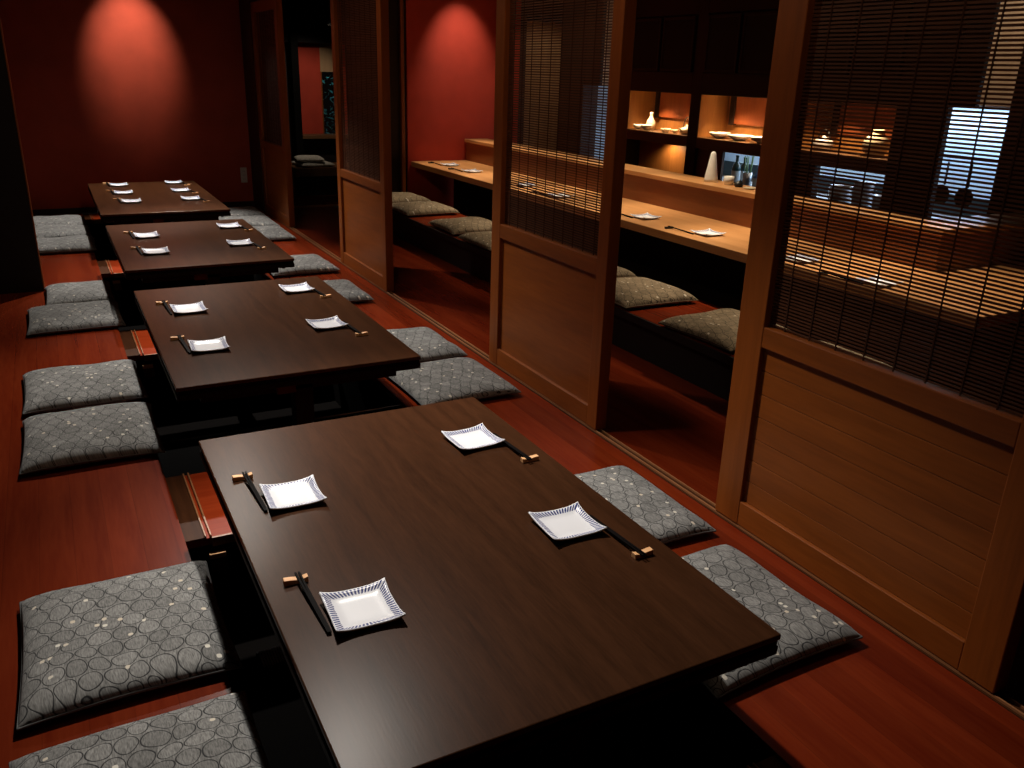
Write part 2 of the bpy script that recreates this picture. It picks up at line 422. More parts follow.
TLAB = ['fourth low table from the red wall, the one closest to the viewer, dark brown wood',
        'third low table from the red wall, dark brown wood, set for four',
        'second low table from the red wall, dark brown wood, set for four',
        'low table standing against the red wall, dark brown wood, set for six']
for i, (a, b) in enumerate(TABLES): low_table(i, a, b, TLAB[i])

ORD = ['fourth table from red wall', 'third table from red wall', 'second table from red wall', 'first table from red wall']

# ------------------------------------------------------------------ plates, chopsticks, rests
def make_plate():
    n = 20; w = .080
    bm = bmesh.new(); uvl = bm.loops.layers.uv.new('UVMap')
    g = []
    for j in range(n + 1):
        row = []
        for i in range(n + 1):
            u, v = i / n * 2 - 1, j / n * 2 - 1
            mx = max(abs(u), abs(v)); e = max(0, (mx - .55) / .45)
            z = .0055 + .0095 * e ** 1.6 + .010 * (abs(u) * abs(v)) ** 3
            # edges bow very slightly inwards between the corners
            x = w * u * (1 - .035 * (1 - v * v)); y = w * v * (1 - .035 * (1 - u * u))
            row.append(bm.verts.new((x, y, z)))
        g.append(row)
    for j in range(n):
        for i in range(n):
            f = bm.faces.new((g[j][i], g[j][i + 1], g[j + 1][i + 1], g[j + 1][i])); f.smooth = True
            for lp, (a, b) in zip(f.loops, ((i, j), (i + 1, j), (i + 1, j + 1), (i, j + 1))): lp[uvl].uv = (a / n, b / n)
    me = bpy.data.meshes.new('square_plate'); bm.to_mesh(me); bm.free(); me.materials.append(M['plate'])
    o = bpy.data.objects.new('square_plate', me)
    d = o.modifiers.new('thickness', 'SOLIDIFY'); d.thickness = .0045; d.offset = -1
    return o

plate0 = make_plate()
def make_rest(mat):
    bm = bmesh.new()
    xs = [-.026, -.024, -.006, .006, .024, .026]; zt = [.012, .0135, .0125, .0105, .0128, .0118]
    sec = []
    for x, z in zip([-.031, -.014, .002, .012, .020, .028], [.0150, .0138, .0112, .0108, .0132, .0150]):
        sec.append([bm.verts.new((x, -.0095, 0)), bm.verts.new((x, .0095, 0)), bm.verts.new((x, .0088, z)), bm.verts.new((x, -.0088, z))])
    for a, b in zip(sec, sec[1:]):
        for k in range(4): bm.faces.new((a[k], a[(k + 1) % 4], b[(k + 1) % 4], b[k]))
    bm.faces.new(sec[0]); bm.faces.new(sec[-1][::-1])
    bmesh.ops.recalc_face_normals(bm, faces=bm.faces[:])
    me = bpy.data.meshes.new('chopstick_rest'); bm.to_mesh(me); bm.free(); me.materials.append(mat)
    o = bpy.data.objects.new('chopstick_rest', me)
    d = o.modifiers.new('bevel', 'BEVEL'); d.width = .001; d.segments = 2
    return o
rest0 = make_rest(M['rest']); rest1 = make_rest(M['rest_d'])

def make_stick():
    """points along -y from the rest: thin end first"""
    bm = bmesh.new(); sec = []
    for y, h in ((.018, .0019), (.012, .0024), (-.12, .0033), (-.235, .0040), (-.24, .0034)):
        sec.append([bm.verts.new((sx * h, y, sz * h)) for sx, sz in ((-1, -1), (1, -1), (1, 1), (-1, 1))])
    for a, b in zip(sec, sec[1:]):
        for k in range(4): bm.faces.new((a[k], a[(k + 1) % 4], b[(k + 1) % 4], b[k]))
    bm.faces.new(sec[0]); bm.faces.new(sec[-1][::-1])
    bmesh.ops.recalc_face_normals(bm, faces=bm.faces[:])
    me = bpy.data.meshes.new('chopstick'); bm.to_mesh(me); bm.free(); me.materials.append(M['stick'])
    o = bpy.data.objects.new('chopstick', me)
    return o
stick0 = make_stick()

used = set()
def put(proto, loc, rot, label, cat, group):
    o = proto if proto.name not in used else proto.copy()
    used.add(proto.name)
    C.objects.link(o); o.location = loc; o.rotation_euler = rot
    return tag(o, label, cat, group)

rj = random.Random(3)
def setting(px, py, z, flip, where, gsuf, rest=rest0, roff=None, kind='low tables', pl='white square plate with blue striped rim', jitter=1.0):
    """FLIP: diner on the door side. WHERE: words that tell the place"""
    a = PI if flip else 0
    put(plate0, (px, py, z), (0, 0, a + rj.uniform(-.05, .05) * jitter), f'{pl}, {where}', 'plate', 'square plates ' + gsuf)
    ox, oy = roff if roff else ((.103, -.215) if flip else (-.107, .185))
    rx, ry = px + ox, py + oy
    ar = a + rj.uniform(-.06, .06)
    put(rest, (rx, ry, z), (0, 0, ar), f'{"dark" if rest is rest1 else "pale wooden"} chopstick rest, {where}', 'chopstick rest', 'chopstick rests ' + gsuf)
    sgn = -1 if flip else 1
    # sticks lie across the rest and down to the table, side by side
    L = .24
    drop = .0112 + .0023
    tilt = math.atan2(drop - .004, L)
    dy = rj.uniform(-.004, .004)
    for k, (dx, nm) in enumerate(((.0035, 'outer'), (.0118, 'inner'))):
        c = Vector((dx, dy, 0)); c.rotate(Matrix.Rotation(a, 3, 'Z'))
        az = a + rj.uniform(-.012, .012) + (.02 if k else .045) * 1
        o = put(stick0, (rx + c.x, ry + c.y, z + .0112 + .0024), (0, 0, 0), f'{nm} black chopstick of its pair, {where}', 'chopstick', 'chopsticks ' + gsuf)
        o.rotation_euler = (tilt, 0, az)

SET = [  # table, flip, end words, x, y
    (0, 0, 'wall end', .501, 2.258), (0, 0, 'viewer end', .505, 1.635), (0, 1, 'wall end', 1.159, 2.407), (0, 1, 'viewer end', 1.149, 1.769),
    (1, 0, 'wall end', .531, 4.478), (1, 0, 'viewer end', .519, 3.810), (1, 1, 'wall end', 1.143, 4.705), (1, 1, 'viewer end', 1.098, 3.952),
    (2, 0, 'wall end', .552, 6.632), (2, 0, 'viewer end', .546, 6.027), (2, 1, 'wall end', 1.17, 6.852), (2, 1, 'viewer end', 1.112, 6.142),
    (3, 0, 'wall end', .593, 9.560), (3, 0, 'middle', .588, 8.975), (3, 0, 'viewer end', .606, 8.384),
    (3, 1, 'wall end', 1.122, 9.630), (3, 1, 'middle', 1.108, 9.010), (3, 1, 'viewer end', 1.116, 8.421)]
for (t, fl, end, x, y) in SET:
    where = f'{ORD[t]}, {"door side" if fl else "side opposite doors"}, {end}'
    pl = 'white square plate, blue rim' if t else 'white square plate, blue rim strokes'
    setting(x, y, TZ, fl, where, 'on the low tables', pl=pl)

# ------------------------------------------------------------------ floor cushions
def make_cushion(hx, hy, T, mat, seed):
    n = 26; rnd = random.Random(seed); so = Vector((seed * 3.1, seed * 1.7, 0))
    bm = bmesh.new(); uvl = bm.loops.layers.uv.new('UVMap')
    top, bot = [], []
    for j in range(n + 1):
        rt, rb = [], []
        for i in range(n + 1):
            # sample more densely near the edges
            u = math.sin((i / n * 2 - 1) * PI / 2); v = math.sin((j / n * 2 - 1) * PI / 2)
            x = hx * u * (1 - .035 * (1 - v * v)); y = hy * v * (1 - .035 * (1 - u * u))
            f = ((1 - abs(u) ** 5) * (1 - abs(v) ** 5))
            f = max(f, 0) ** .42
            wv = noise.noise(Vector((x * 5, y * 5, 0)) + so) * .010
            corner = (abs(u) * abs(v)) ** 8
            zs = .026 + .006 * noise.noise(Vector((x * 4, y * 4, 5)) + so) - .004 * corner
            zt = zs + (T - .026 + wv) * f
            zb = zs - (zs - .001) * min(1, f * 1.15)
            rt.append(bm.verts.new((x, y, zt)))
            rb.append(rt[-1] if i in (0, n) or j in (0, n) else bm.verts.new((x, y, zb)))
        top.append(rt); bot.append(rb)
    for j in range(n):
        for i in range(n):
            for g, flip in ((top, 0), (bot, 1)):
                q = [g[j][i], g[j][i + 1], g[j + 1][i + 1], g[j + 1][i]]
                idx = [(i, j), (i + 1, j), (i + 1, j + 1), (i, j + 1)]
                if flip: q.reverse(); idx.reverse()
                f = bm.faces.new(q); f.smooth = True
                for lp, vv in zip(f.loops, q): lp[uvl].uv = (vv.co.x / .56 + vv.co.z * .6, vv.co.y / .56 - vv.co.z * .9)
    rim = [top[0][i].co.copy() for i in range(n)] + [top[j][n].co.copy() for j in range(n)] + [top[n][i].co.copy() for i in range(n, 0, -1)] + [top[j][0].co.copy() for j in range(n, 0, -1)]
    me = bpy.data.meshes.new('cover'); bm.to_mesh(me); bm.free(); me.materials.append(mat)
    return me, rim

cn = [0]
def cushion(cx, cy, hx, hy, z, rz, label, group, T=.066, mat='cushion'):
    cn[0] += 1
    t = thing('floor_cushion', label, 'cushion', (cx, cy, z), rz, group)
    me, rim = make_cushion(hx, hy, T, M[mat], cn[0])
    o = bpy.data.objects.new('cover', me); C.objects.link(o); o.parent = t
    MB().tube(rim, .0035, 6, True).build('piping', M['seam'] if mat == 'cushion' else M['cushion_w'], t, smooth=True)
    return t

G1 = 'grey zabuton cushions around the low tables'
def tc_(t, fl, end, cx, cy, rz=0., hx=.266, hy=.290, T=.070):
    cushion(cx, cy, hx, hy, .0, rz, f'grey patterned floor cushion, {ORD[t]}, {"door side" if fl else "side opposite doors"}, {end}', G1, T)
tc_(0, 0, 'wall end', .008, 2.285, .0); tc_(0, 0, 'viewer end', .0, 1.60, .02)
tc_(1, 0, 'wall end', .0, 4.49, .01); tc_(1, 0, 'viewer end', .0, 3.815, -.01, T=.078)
tc_(2, 0, 'wall end', .060, 6.43, .0, hx=.208, T=.07); tc_(2, 0, 'viewer end', .012, 5.83, .0, T=.072)
tc_(3, 0, 'wall end', -.02, 9.53, .0, T=.07); tc_(3, 0, 'middle', -.01, 8.93, .01, T=.07); tc_(3, 0, 'viewer end', .0, 8.31, -.03, T=.07)
tc_(0, 1, 'wall end', 1.675, 2.305, .0, hx=.275); tc_(0, 1, 'viewer end', 1.642, 1.625, .02, hx=.28)
tc_(1, 1, 'wall end', 1.705, 4.475, .0); tc_(1, 1, 'viewer end', 1.70, 3.825, .02)
tc_(2, 1, 'wall end', 1.675, 6.83, .02); tc_(2, 1, 'viewer end', 1.64, 5.86, .0, hx=.25)
tc_(3, 1, 'wall end', 1.72, 9.58, .0); tc_(3, 1, 'middle', 1.71, 8.95, .0); tc_(3, 1, 'viewer end', 1.70, 8.31, .0, hy=.32)

# ------------------------------------------------------------------ bar: bench, counter
bn = thing('bench', 'long raised wooden bench in front of the bar counter', 'bench', (2.90, 2.30, 0))
box('seat_board', (0, .60, 0, 6.70, .215, .25), M['floor'], bn, .003)
box('dark_edge', (-.012, -.0005, 0, 6.70, .205, .249), M['black'], bn, .002, label='dark strip added as shade on the seat front')  # added strip; shade below the cushions is put in as black
box('front_panel', (.02, .045, .01, 6.70, 0, .215), M['black'], bn, .002, label='front panel coloured black for its shade')  # shade of the unlit front is put into the black colour
box('back_panel', (.56, .585, .01, 6.70, 0, .215), M['dark'], bn, .002)
GB = 'taupe cushions on the bar bench'
BC = ['first', 'second', 'third', 'fourth', 'fifth', 'sixth', 'seventh', 'eighth']
for k, (y, x, rz) in enumerate([(8.44, 3.16, 0), (7.76, 3.15, .02), (6.74, 3.17, -.02), (6.02, 3.14, .03), (4.88, 3.17, 0), (4.22, 3.155, -.02), (3.34, 3.15, .03), (2.72, 3.15, 0)]):
    cushion(x, y, .265, .285, .25, rz, f'taupe patterned cushion on the bar bench, {BC[k]} from the red end wall', GB, .078, 'cushion_w')

CT = .60
ct = thing('bar_counter', 'long pale wooden bar counter with a raised ledge behind', 'bar counter', (3.53, 2.22, 0))
m = MB()
for bx in ((0, .72, 0, 6.79), ):
    m.box(0, .70, 0, 6.79, CT - .055, CT)
m.build('worktop', M['counter'], ct, bevel=.004)
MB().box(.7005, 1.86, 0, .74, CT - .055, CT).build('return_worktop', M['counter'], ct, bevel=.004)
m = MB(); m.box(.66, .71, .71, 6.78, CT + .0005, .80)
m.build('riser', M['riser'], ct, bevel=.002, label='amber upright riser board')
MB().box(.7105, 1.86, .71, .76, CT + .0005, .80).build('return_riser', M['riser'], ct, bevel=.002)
MB().box(.645, .93, .695, 6.785, .8005, .834).build('ledge', M['counter'], ct, bevel=.003)
MB().box(.9305, 1.86, .695, .98, .8005, .834).build('return_ledge', M['counter'], ct, bevel=.003)
MB().box(.50, .54, .50, 6.75, 0, CT - .056).build('support_panel', M['black'], ct, label='black panel under the counter')
MB().box(.5405, 1.86, .50, .54, 0, CT - .056).build('return_support_panel', M['black'], ct)

GC = 'on the bar counter'
for k, (x, y) in enumerate([(3.775, 8.496), (3.75, 7.90), (3.752, 6.789), (3.70, 6.075), (3.734, 4.95), (3.732, 4.268), (3.691, 3.422), (3.65, 2.847)]):
    setting(x, y, CT, 0, f'bar counter, {BC[k]} place from red end wall', GC, rest=rest1, roff=(-.108, .27), pl='white square plate, blue rim')

# end wall of the bar
struct(box('wall_end', (3.50, 4.86, END_Y, END_Y + .1, 0, CEIL), M['red2'], None, 0))
struct(box('trim_3', (3.425, 3.465, END_Y - .02, END_Y + .10, 0, CEIL), M['door'], None, .004))
struct(box('wall_end', (2.86, 3.424, END_Y + .03, END_Y + .1, 0, CEIL), M['dark'], None, 0))
struct(box('wall_end', (3.466, 3.499, END_Y + .03, END_Y + .1, 0, CEIL), M['black'], None, 0))
d5 = thing('door_5', 'tan wooden door at the end of the kitchen aisle', 'door', (4.86, END_Y, 0)); d5['kind'] = 'structure'
box('door_leaf', (.08, .64, .02, .06, 0, 2.10), M['tan'], d5, .003)
box('door_frame', (0, .08, 0, .1, 0, 2.16), M['dark'], d5, .003)
box('door_frame', (.64, .70, 0, .1, 0, 2.16), M['dark'], d5, .003)
box('door_frame', (.0, .70, 0, .1, 2.1605, CEIL), M['dark'], d5, .003)
struct(box('wall_end', (5.5605, 7.49, END_Y, END_Y + .1, 0, 1.43), M['kwall'], None, 0))
struct(box('wall_end', (5.5605, 7.49, END_Y, END_Y + .1, 1.4305, CEIL), M['tan'], None, 0))

# ------------------------------------------------------------------ display shelf behind the bar
sh = thing('display_shelf', 'dark wooden shelf wall with three lit niches behind the bar', 'display shelf', (SX, 0, 0))
D = .34
def bx(name, b, mat, bevel=.003, label=None): return box(name, b, M[mat], sh, bevel, label)
POSTS = [(7.63, 7.85), (6.48, 6.62), (5.25, 5.55), (3.92, 4.33)]
for a, b in POSTS: bx('post', (0, D if a > 4 else .05, a, b, 0, CEIL - .3), 'dark')
bx('end_panel', (.051, D, 4.30, 4.329, 0, CEIL - .3), 'dark')
for (a, b, cname) in ((6.62, 7.63, 0), (5.55, 6.48, 1), (4.33, 5.25, 2)):
    s = bx('shelf_board', (0, D, a + .001, b - .001, .935, 1.035), 'shelf_h', .003)
    bx('niche_top', (0, D, a + .001, b - .001, 1.412, 1.60), 'dark')
    bx('side_lining', (.006, D, b - .008, b - .0012, 1.036, 1.411), 'shelf', .001, label='amber side lining of the niche')
    bx('side_lining', (.006, D, a + .0012, a + .008, 1.036, 1.411), 'shelf', .001, label='amber side lining of the niche')
    bx('back_panel', (D, D + .02, a, b, 1.02, 1.42), 'shelf', 0, label='amber back panel of the niche')
    bx('upper_panel', (D - .035, D - .001, a + .009, b - .145, 1.163, 1.411), 'niche_red', .002, label='red brown upper panel')
    bx('divider', (D - .05, D - .001, b - .144, b - .085, 1.150, 1.411), 'dark', .002)
    # cupboard above: two doors with frames
    w = (b - a) / 2
    for q in range(2):
        y0, y1 = a + q * w + .02, a + (q + 1) * w - .02
        dr = bx('cupboard_door', (-.012, .012, y0, y1, 1.605, 2.085), 'black', .002)
        for (p0, p1, z0, z1) in ((y0, y0 + .022, 1.605, 2.085), (y1 - .022, y1, 1.605, 2.085), (y0 + .022, y1 - .022, 1.605, 1.63), (y0 + .022, y1 - .022, 2.06, 2.085)):
            box('door_frame', (-.020, -.0125, p0, p1, z0, z1), M['dark'], dr, .002)
    bx('cupboard_body', (.014, D, a + .002, b - .002, 1.601, 2.10), 'black')
    bx('top_board', (0, D, a + .002, b - .002, 2.101, CEIL - .3), 'dark')
bx('lower_panel', (.20, .23, 6.62, 7.63, 0, .934), 'shelf', 0, label='amber panel below the first niche')
bx('lower_panel', (.03, .06, 6.13, 6.479, 0, .934), 'shelf_h', .002)
bx('lower_panel', (.03, .06, 5.03, 5.249, 0, .934), 'dark', .002)
bx('sill_board', (.0, D, 5.56, 6.129, .38, .44), 'dark', .002)
bx('sill_board', (.0, D, 4.34, 5.029, .38, .44), 'dark', .002)
bx('lower_panel', (.03, .06, 5.56, 6.129, 0, .38), 'dark', .002)
bx('lower_panel', (.03, .06, 4.34, 5.029, 0, .38), 'dark', .002)
struct(box('wall_kitchen', (SX, SX + .2, 1.0, 3.49, 0, CEIL), M['dark'], None, 0))
struct(box('wall_kitchen', (SX, SX + .2, 8.50, END_Y, 0, CEIL), M['dark'], None, 0))
struct(box('wall_kitchen', (SX, SX + .2, 3.49, 8.50, CEIL - .3, CEIL), M['dark'], None, 0))
# narrow side panels that close the doorways above the worktop height
struct(box('trim_4', (SX + .01, SX + .05, 3.735, 3.919, 1.43, 2.32), M['dark'], None, .002))
struct(box('trim_5', (SX + .01, SX + .05, 8.20, 8.50, 1.45, 2.32), M['dark'], None, .002))

# dishes in the niches
ZS = 1.036
def lathe_thing(name, prof, mat, loc, label, cat, group=None, n=24, squash=1.0):
    o = MB().lathe(prof, n, (0, 0, 0), squash).build(name, M[mat], None, smooth=True)
    o.location = loc
    return tag(o, label, cat, group)
lathe_thing('sake_flask', [(0, 0), (.036, 0), (.046, .02), (.05, .05), (.043, .085), (.022, .115), (.014, .135), (.014, .155), (.021, .17), (.016, .17), (.010, .15), (0, .15)], 'ivory', (SX + .17, 7.43, ZS), 'tall ivory sake flask in the lit niche closest to the red wall', 'flask')
def bowl_prof(r, h, t=.006): return [(0, 0), (r * .42, 0), (r * .45, .008), (r * .8, h * .45), (r, h), (r - t, h), (r * .76, h * .48), (r * .4, .014), (0, .012)]
GD = 'dishes in the lit niches'
lathe_thing('bowl', bowl_prof(.058, .05), 'white', (SX + .065, 7.50, ZS), 'small white bowl in front of the sake flask', 'bowl', GD)
lathe_thing('bowl', bowl_prof(.062, .055), 'white', (SX + .065, 7.36, ZS), 'small white bowl beside the sake flask, farther from the red wall', 'bowl', GD)
for k, (y, x, w) in enumerate([(7.10, .09, 'first'), (7.02, .07, 'second'), (6.94, .10, 'third')]):
    lathe_thing('sake_cup', bowl_prof(.036, .034 + .008 * (k == 1), .004), 'ivory', (SX + x, y, ZS), f'tiny ivory sake cup, {w} of three in a row beside the kettle', 'cup', 'sake cups')
kt = thing('kettle', 'ivory kettle with a tall dark bail handle on the niche shelf', 'kettle', (SX + .11, 6.765, ZS))
MB().lathe([(0, 0), (.05, 0), (.072, .02), (.075, .04), (.055, .062), (.03, .068), (.028, .07), (.012, .075), (.012, .088), (0, .09)], 24).build('body', M['ivory'], kt, smooth=True)
MB().tube([(0, .055 * math.cos(a), .06 + .10 * math.sin(a)) for a in [PI * k / 14 for k in range(15)]], .005, 8).build('handle', M['iron'], kt, smooth=True, label='arched dark handle')
MB().tube([(-.06, 0, .03), (-.085, 0, .05), (-.10, 0, .062)], [.012, .009, .007], 8).build('spout', M['ivory'], kt, smooth=True)
lathe_thing('bowl', bowl_prof(.10, .052), 'white', (SX + .12, 6.30, ZS), 'wide white bowl in the middle niche, first from the red wall', 'bowl', GD)
lathe_thing('bowl', bowl_prof(.115, .05), 'white', (SX + .12, 6.03, ZS), 'wide white bowl in the middle niche, between two others', 'bowl', GD)
lathe_thing('bowl', bowl_prof(.13, .055), 'white', (SX + .12, 5.725, ZS), 'wide white bowl in the middle niche, beside the wide dark post', 'bowl', GD)
# third niche, behind the blind
tp = thing('teapot', 'grey teapot in the third niche, seen through the blind', 'teapot', (SX + .12, 5.06, ZS))
MB().lathe([(0, 0), (.05, 0), (.08, .03), (.082, .06), (.055, .095), (.03, .10), (.012, .105), (.014, .12), (0, .124)], 24).build('body', M['socket'], tp, smooth=True)
MB().tube([(0, .06 * math.cos(a), .085 + .075 * math.sin(a)) for a in [PI * k / 12 for k in range(13)]], .005, 8).build('handle', M['iron'], tp, smooth=True)
MB().tube([(0, .07, .04), (0, .105, .06), (0, .125, .085)], [.014, .010, .008], 8).build('spout', M['socket'], tp, smooth=True)
lathe_thing('vase', [(0, 0), (.05, 0), (.085, .03), (.10, .075), (.085, .13), (.05, .165), (.042, .185), (.05, .195), (.04, .195), (.034, .18), (0, .17)], 'ivory', (SX + .12, 4.55, ZS), 'round ivory vase in the third niche, seen through the blind', 'vase')

# things on the counter ledge
LZ = .8345
lathe_thing('paper_cone', [(0, 0), (.054, 0), (.050, .02), (.020, .20), (.012, .215), (0, .218)], 'white', (4.335, 4.99, LZ), 'tall white cone standing on the counter ledge', 'cone')
mg = thing('mug', 'white mug on the counter ledge beside the tall cone', 'mug', (4.34, 4.80, LZ))
MB().lathe([(0, 0), (.034, 0), (.036, .06), (.032, .06), (.030, .006), (0, .006)], 20).build('body', M['white'], mg, smooth=True)
MB().tube([(0, .034 + .022 * math.sin(a), .03 + .02 * math.cos(a)) for a in [PI * k / 10 for k in range(11)]], .004, 6).build('handle', M['white'], mg, smooth=True)
lathe_thing('lidded_pot', [(0, 0), (.026, 0), (.034, .015), (.030, .03), (.012, .036), (.008, .045), (0, .046)], 'iron', (4.33, 4.685, LZ), 'small black lidded pot on the counter ledge', 'pot')
lathe_thing('saucer', [(0, 0), (.03, 0), (.05, .008), (.047, .009), (.028, .004), (0, .004)], 'ivory', (4.335, 4.57, LZ), 'small pale saucer on the counter ledge beside the black pot', 'saucer')

# ------------------------------------------------------------------ kitchen behind the shelf
struct(box('wall_kitchen', (7.5, 7.6, 1.0, END_Y, 0, CEIL), M['kwall'], None, 0))
kc = thing('kitchen_counter', 'steel kitchen counter behind the pass-through openings', 'counter', (6.0, 3.6, 0))
box('worktop', (0, .7, .55, 4.6, .50, .54), M['steel'], kc, .003)
for x in (.03, .65):
    for y in (.6, 4.53): box('leg', (x, x + .04, y, y + .04, 0, .50), M['steel'], kc, .003)
box('backsplash', (.69, .71, .55, 4.6,   .5405, .70), M['tile'], kc, .003)
cb = thing('mounted_cupboard', 'tan cupboard on the kitchen wall, high behind the doorways', 'cupboard', (7.11, 3.0, 1.40))
box('cupboard_body', (.02, .38, 0, 6.0, 0, .95), M['tan'], cb, .003)
for k in range(8): box('cupboard_door', (0, .019, k * .75 + .006, k * .75 + .744, .006, .944), M['tan'], cb, .003)
def bottle(x, y, r, h, label, mat='bottle'):
    t = thing('bottle', label, 'bottle', (x, y, .541), group='bottles on the kitchen counter')
    MB().lathe([(0, 0), (r, 0), (r, h * .58), (r * .85, h * .68), (r * .35, h * .78), (r * .33, h * .93), (r * .4, h * .94), (r * .4, h), (0, h)], 18).build('body', M[mat], t, smooth=True)
    MB().lathe([(r * 1.02, h * .15), (r * 1.02, h * .5)], 18).build('paper_band', M['labelm'], t, smooth=True, label='pale paper band')
bottle(6.10, 6.66, .045, .30, 'dark bottle in the middle opening, closest to the tall white cone')
bottle(6.28, 6.74, .045, .27, 'dark bottle in the middle opening, between another bottle and the utensil jar')
bottle(6.12, 6.36, .05, .22, 'blue bottle in the middle opening beside the post', 'bluep')
uj = thing('utensil_jar', 'steel jar of green sticks on the kitchen counter', 'jar', (6.10, 6.49, .541))
MB().lathe([(0, 0), (.045, 0), (.045, .15), (.041, .15), (.041, .01), (0, .01)], 20).build('jar', M['steel'], uj, smooth=True)
for k in range(5):
    a = k * 1.25
    MB().tube([(.02 * math.cos(a), .02 * math.sin(a), .02), (.04 * math.cos(a), .045 * math.sin(a), .31)], .005, 6).build('stick', M['green'], uj, smooth=True)
for k, (y, r, h, w) in enumerate([(5.45, .10, .14, 'closest to the wide post'), (5.20, .085, .20, 'in the middle of three'), (4.95, .11, .12, 'farthest from the wide post')]):
    t = thing('cooking_pot', f'steel cooking pot seen through the blind, {w}', 'pot', (6.25, y, .541), group='cooking pots on the kitchen counter')
    MB().lathe([(0, 0), (r, 0), (r, h), (r + .008, h + .004), (r - .006, h), (r - .006, .01), (0, .01)], 24).build('body', M['steel'], t, smooth=True)
    for s in (-1, 1): MB().tube([(0, s * r, h * .7), (0, s * (r + .03), h * .75), (.03, s * (r + .03), h * .75), (.03, s * r, h * .7)], .004, 6).build('handle', M['iron'], t, smooth=True)
for k, (y, w) in enumerate([(4.40, 'closer to the wide opening'), (4.20, 'closer to the dark wall')]):
    t = thing('frying_pan', f'round dark pan hanging in the bright kitchen doorway, {w}', 'pan', (6.20, y, .66), group='hanging pans')
    p = MB().lathe([(0, 0), (.06, 0), (.078, .03), (.075, .03), (.058, .006), (0, .006)], 24).build('pan_body', M['iron'], t, smooth=True)
    p.rotation_euler = (0, -PI / 2, 0); p.location = (0, 0, .09)
    MB().box(-.008, -.002, -.009, .009, .165, .34).build('handle', M['iron'], t, bevel=.002)
    MB().tube([(-.005, 0, .335), (-.005, 0, .36), (.0, .0, .372)], .003, 6).build('hook', M['steel'], t)
hr = MB().tube([(6.20, 3.9, 1.035), (6.20, 4.75, 1.035)], .006, 8).build('hanging_rail', M['steel'], None, smooth=True)
tag(hr, 'steel rail in the kitchen doorway from which two pans hang', 'rail')

# ------------------------------------------------------------------ far room seen through the opening between the two farthest doors
struct(box('trim_6', (2.13, 4.4, 9.965, 9.995, 0, .016), M['rail'], None, .002))
struct(box('wall_far', (2.97, 3.325, 11.70, 11.8, 0, 1.83), M['red2'], None, 0))
struct(box('wall_far', (2.0, 2.9695, 11.70, 11.8, 0, 1.83), M['black'], None, 0))
struct(box('wall_far', (3.62, 4.6, 11.70, 11.8, 0, 1.83), M['red2'], None, 0))
struct(box('wall_far', (3.325, 3.62, 11.70, 11.8, 0, .64), M['red2'], None, 0))
struct(box('wall_far', (3.325, 3.62, 11.69, 11.8, 1.485, 1.83), M['tan'], None, 0))
struct(box('wall_far', (2.0, 4.6, 11.55, 11.8, 1.8305, CEIL), M['black'], None, 0))  # unlit upper wall; its darkness is put in as black
struct(box('wall_side', (2.12, 2.20, BACK_Y, 11.7, 0, CEIL), M['black'], None, 0))
struct(box('wall_pillar', (2.88, 2.97, 11.40, 11.52, 0, CEIL), M['well'], None, .003))
struct(box('wall_far_end', (4.4, 4.5, 9.13, 11.7, 0, CEIL), M['black'], None, 0))
wn = thing('window_1', 'narrow window onto dark garden leaves in the far room', 'window', (3.325, 11.70, .64)); wn['kind'] = 'structure'
box('window_frame', (0, .016, -.01, .08, 0, .845), M['door'], wn, .002); box('window_frame', (.279, .295, -.01, .08, 0, .845), M['door'], wn, .002)
box('window_sill', (0.016, .279, -.01, .08, 0, .016), M['rail'], wn, .002)
box('pane', (.016, .279, .05, .054, .016, .845), M['glass'], wn, 0)
b2 = thing('bench', 'wooden bench in the far room beyond the farthest door gap', 'bench', (2.70, 10.80, 0))
box('seat_board', (0, 1.6, 0, .60, .245, .35), M['shelf_h'], b2, .003)
box('front_panel', (0.0, 1.6, .06, .09, 0, .245), M['black'], b2, .002)
c2 = thing('counter', 'narrow counter under the garden window in the far room', 'counter', (2.70, 11.42, 0))
box('worktop', (.262, 1.65, 0, .275, .655, .70), M['shelf_h'], c2, .003)
box('support_panel', (.262, 1.65, .16, .2, 0, .655), M['black'], c2, .002)
cushion(2.99, 11.08, .21, .24, .35, .1, 'pale cushion lying on the bench in the far room', 'pale cushions in the far room', .06, 'cushion_p')
cushion(2.95, 11.08, .17, .22, .412, -.15, 'pale cushion on top of another cushion in the far room', 'pale cushions in the far room', .06, 'cushion_p')
# garden leaves beyond the window
struct(box('ground', (2.6, 4.6, 11.81, 12.8, -.03, 0), M['black'], None, 0))
m = MB(); rl = random.Random(11)
for k in range(420):
    c = Vector((rl.uniform(3.25, 3.80), rl.uniform(11.95, 12.35), rl.uniform(.01, 1.45) if k < 300 else rl.uniform(.5, 1.0)))
    d = Vector((rl.uniform(-1, 1), rl.uniform(-1, 1), rl.uniform(-1, 1))).normalized(); e = d.orthogonal().normalized()
    s = rl.uniform(.012, .03)
    v = [m.bm.verts.new(c + q) for q in (d * s * 1.6, e * s * .6, -d * s * 1.6, -e * s * .6)]
    m.bm.faces.new(v)
tag(m.build('foliage', M['leaf']), 'dark leaves in the garden behind the far window', 'foliage', kind='stuff')
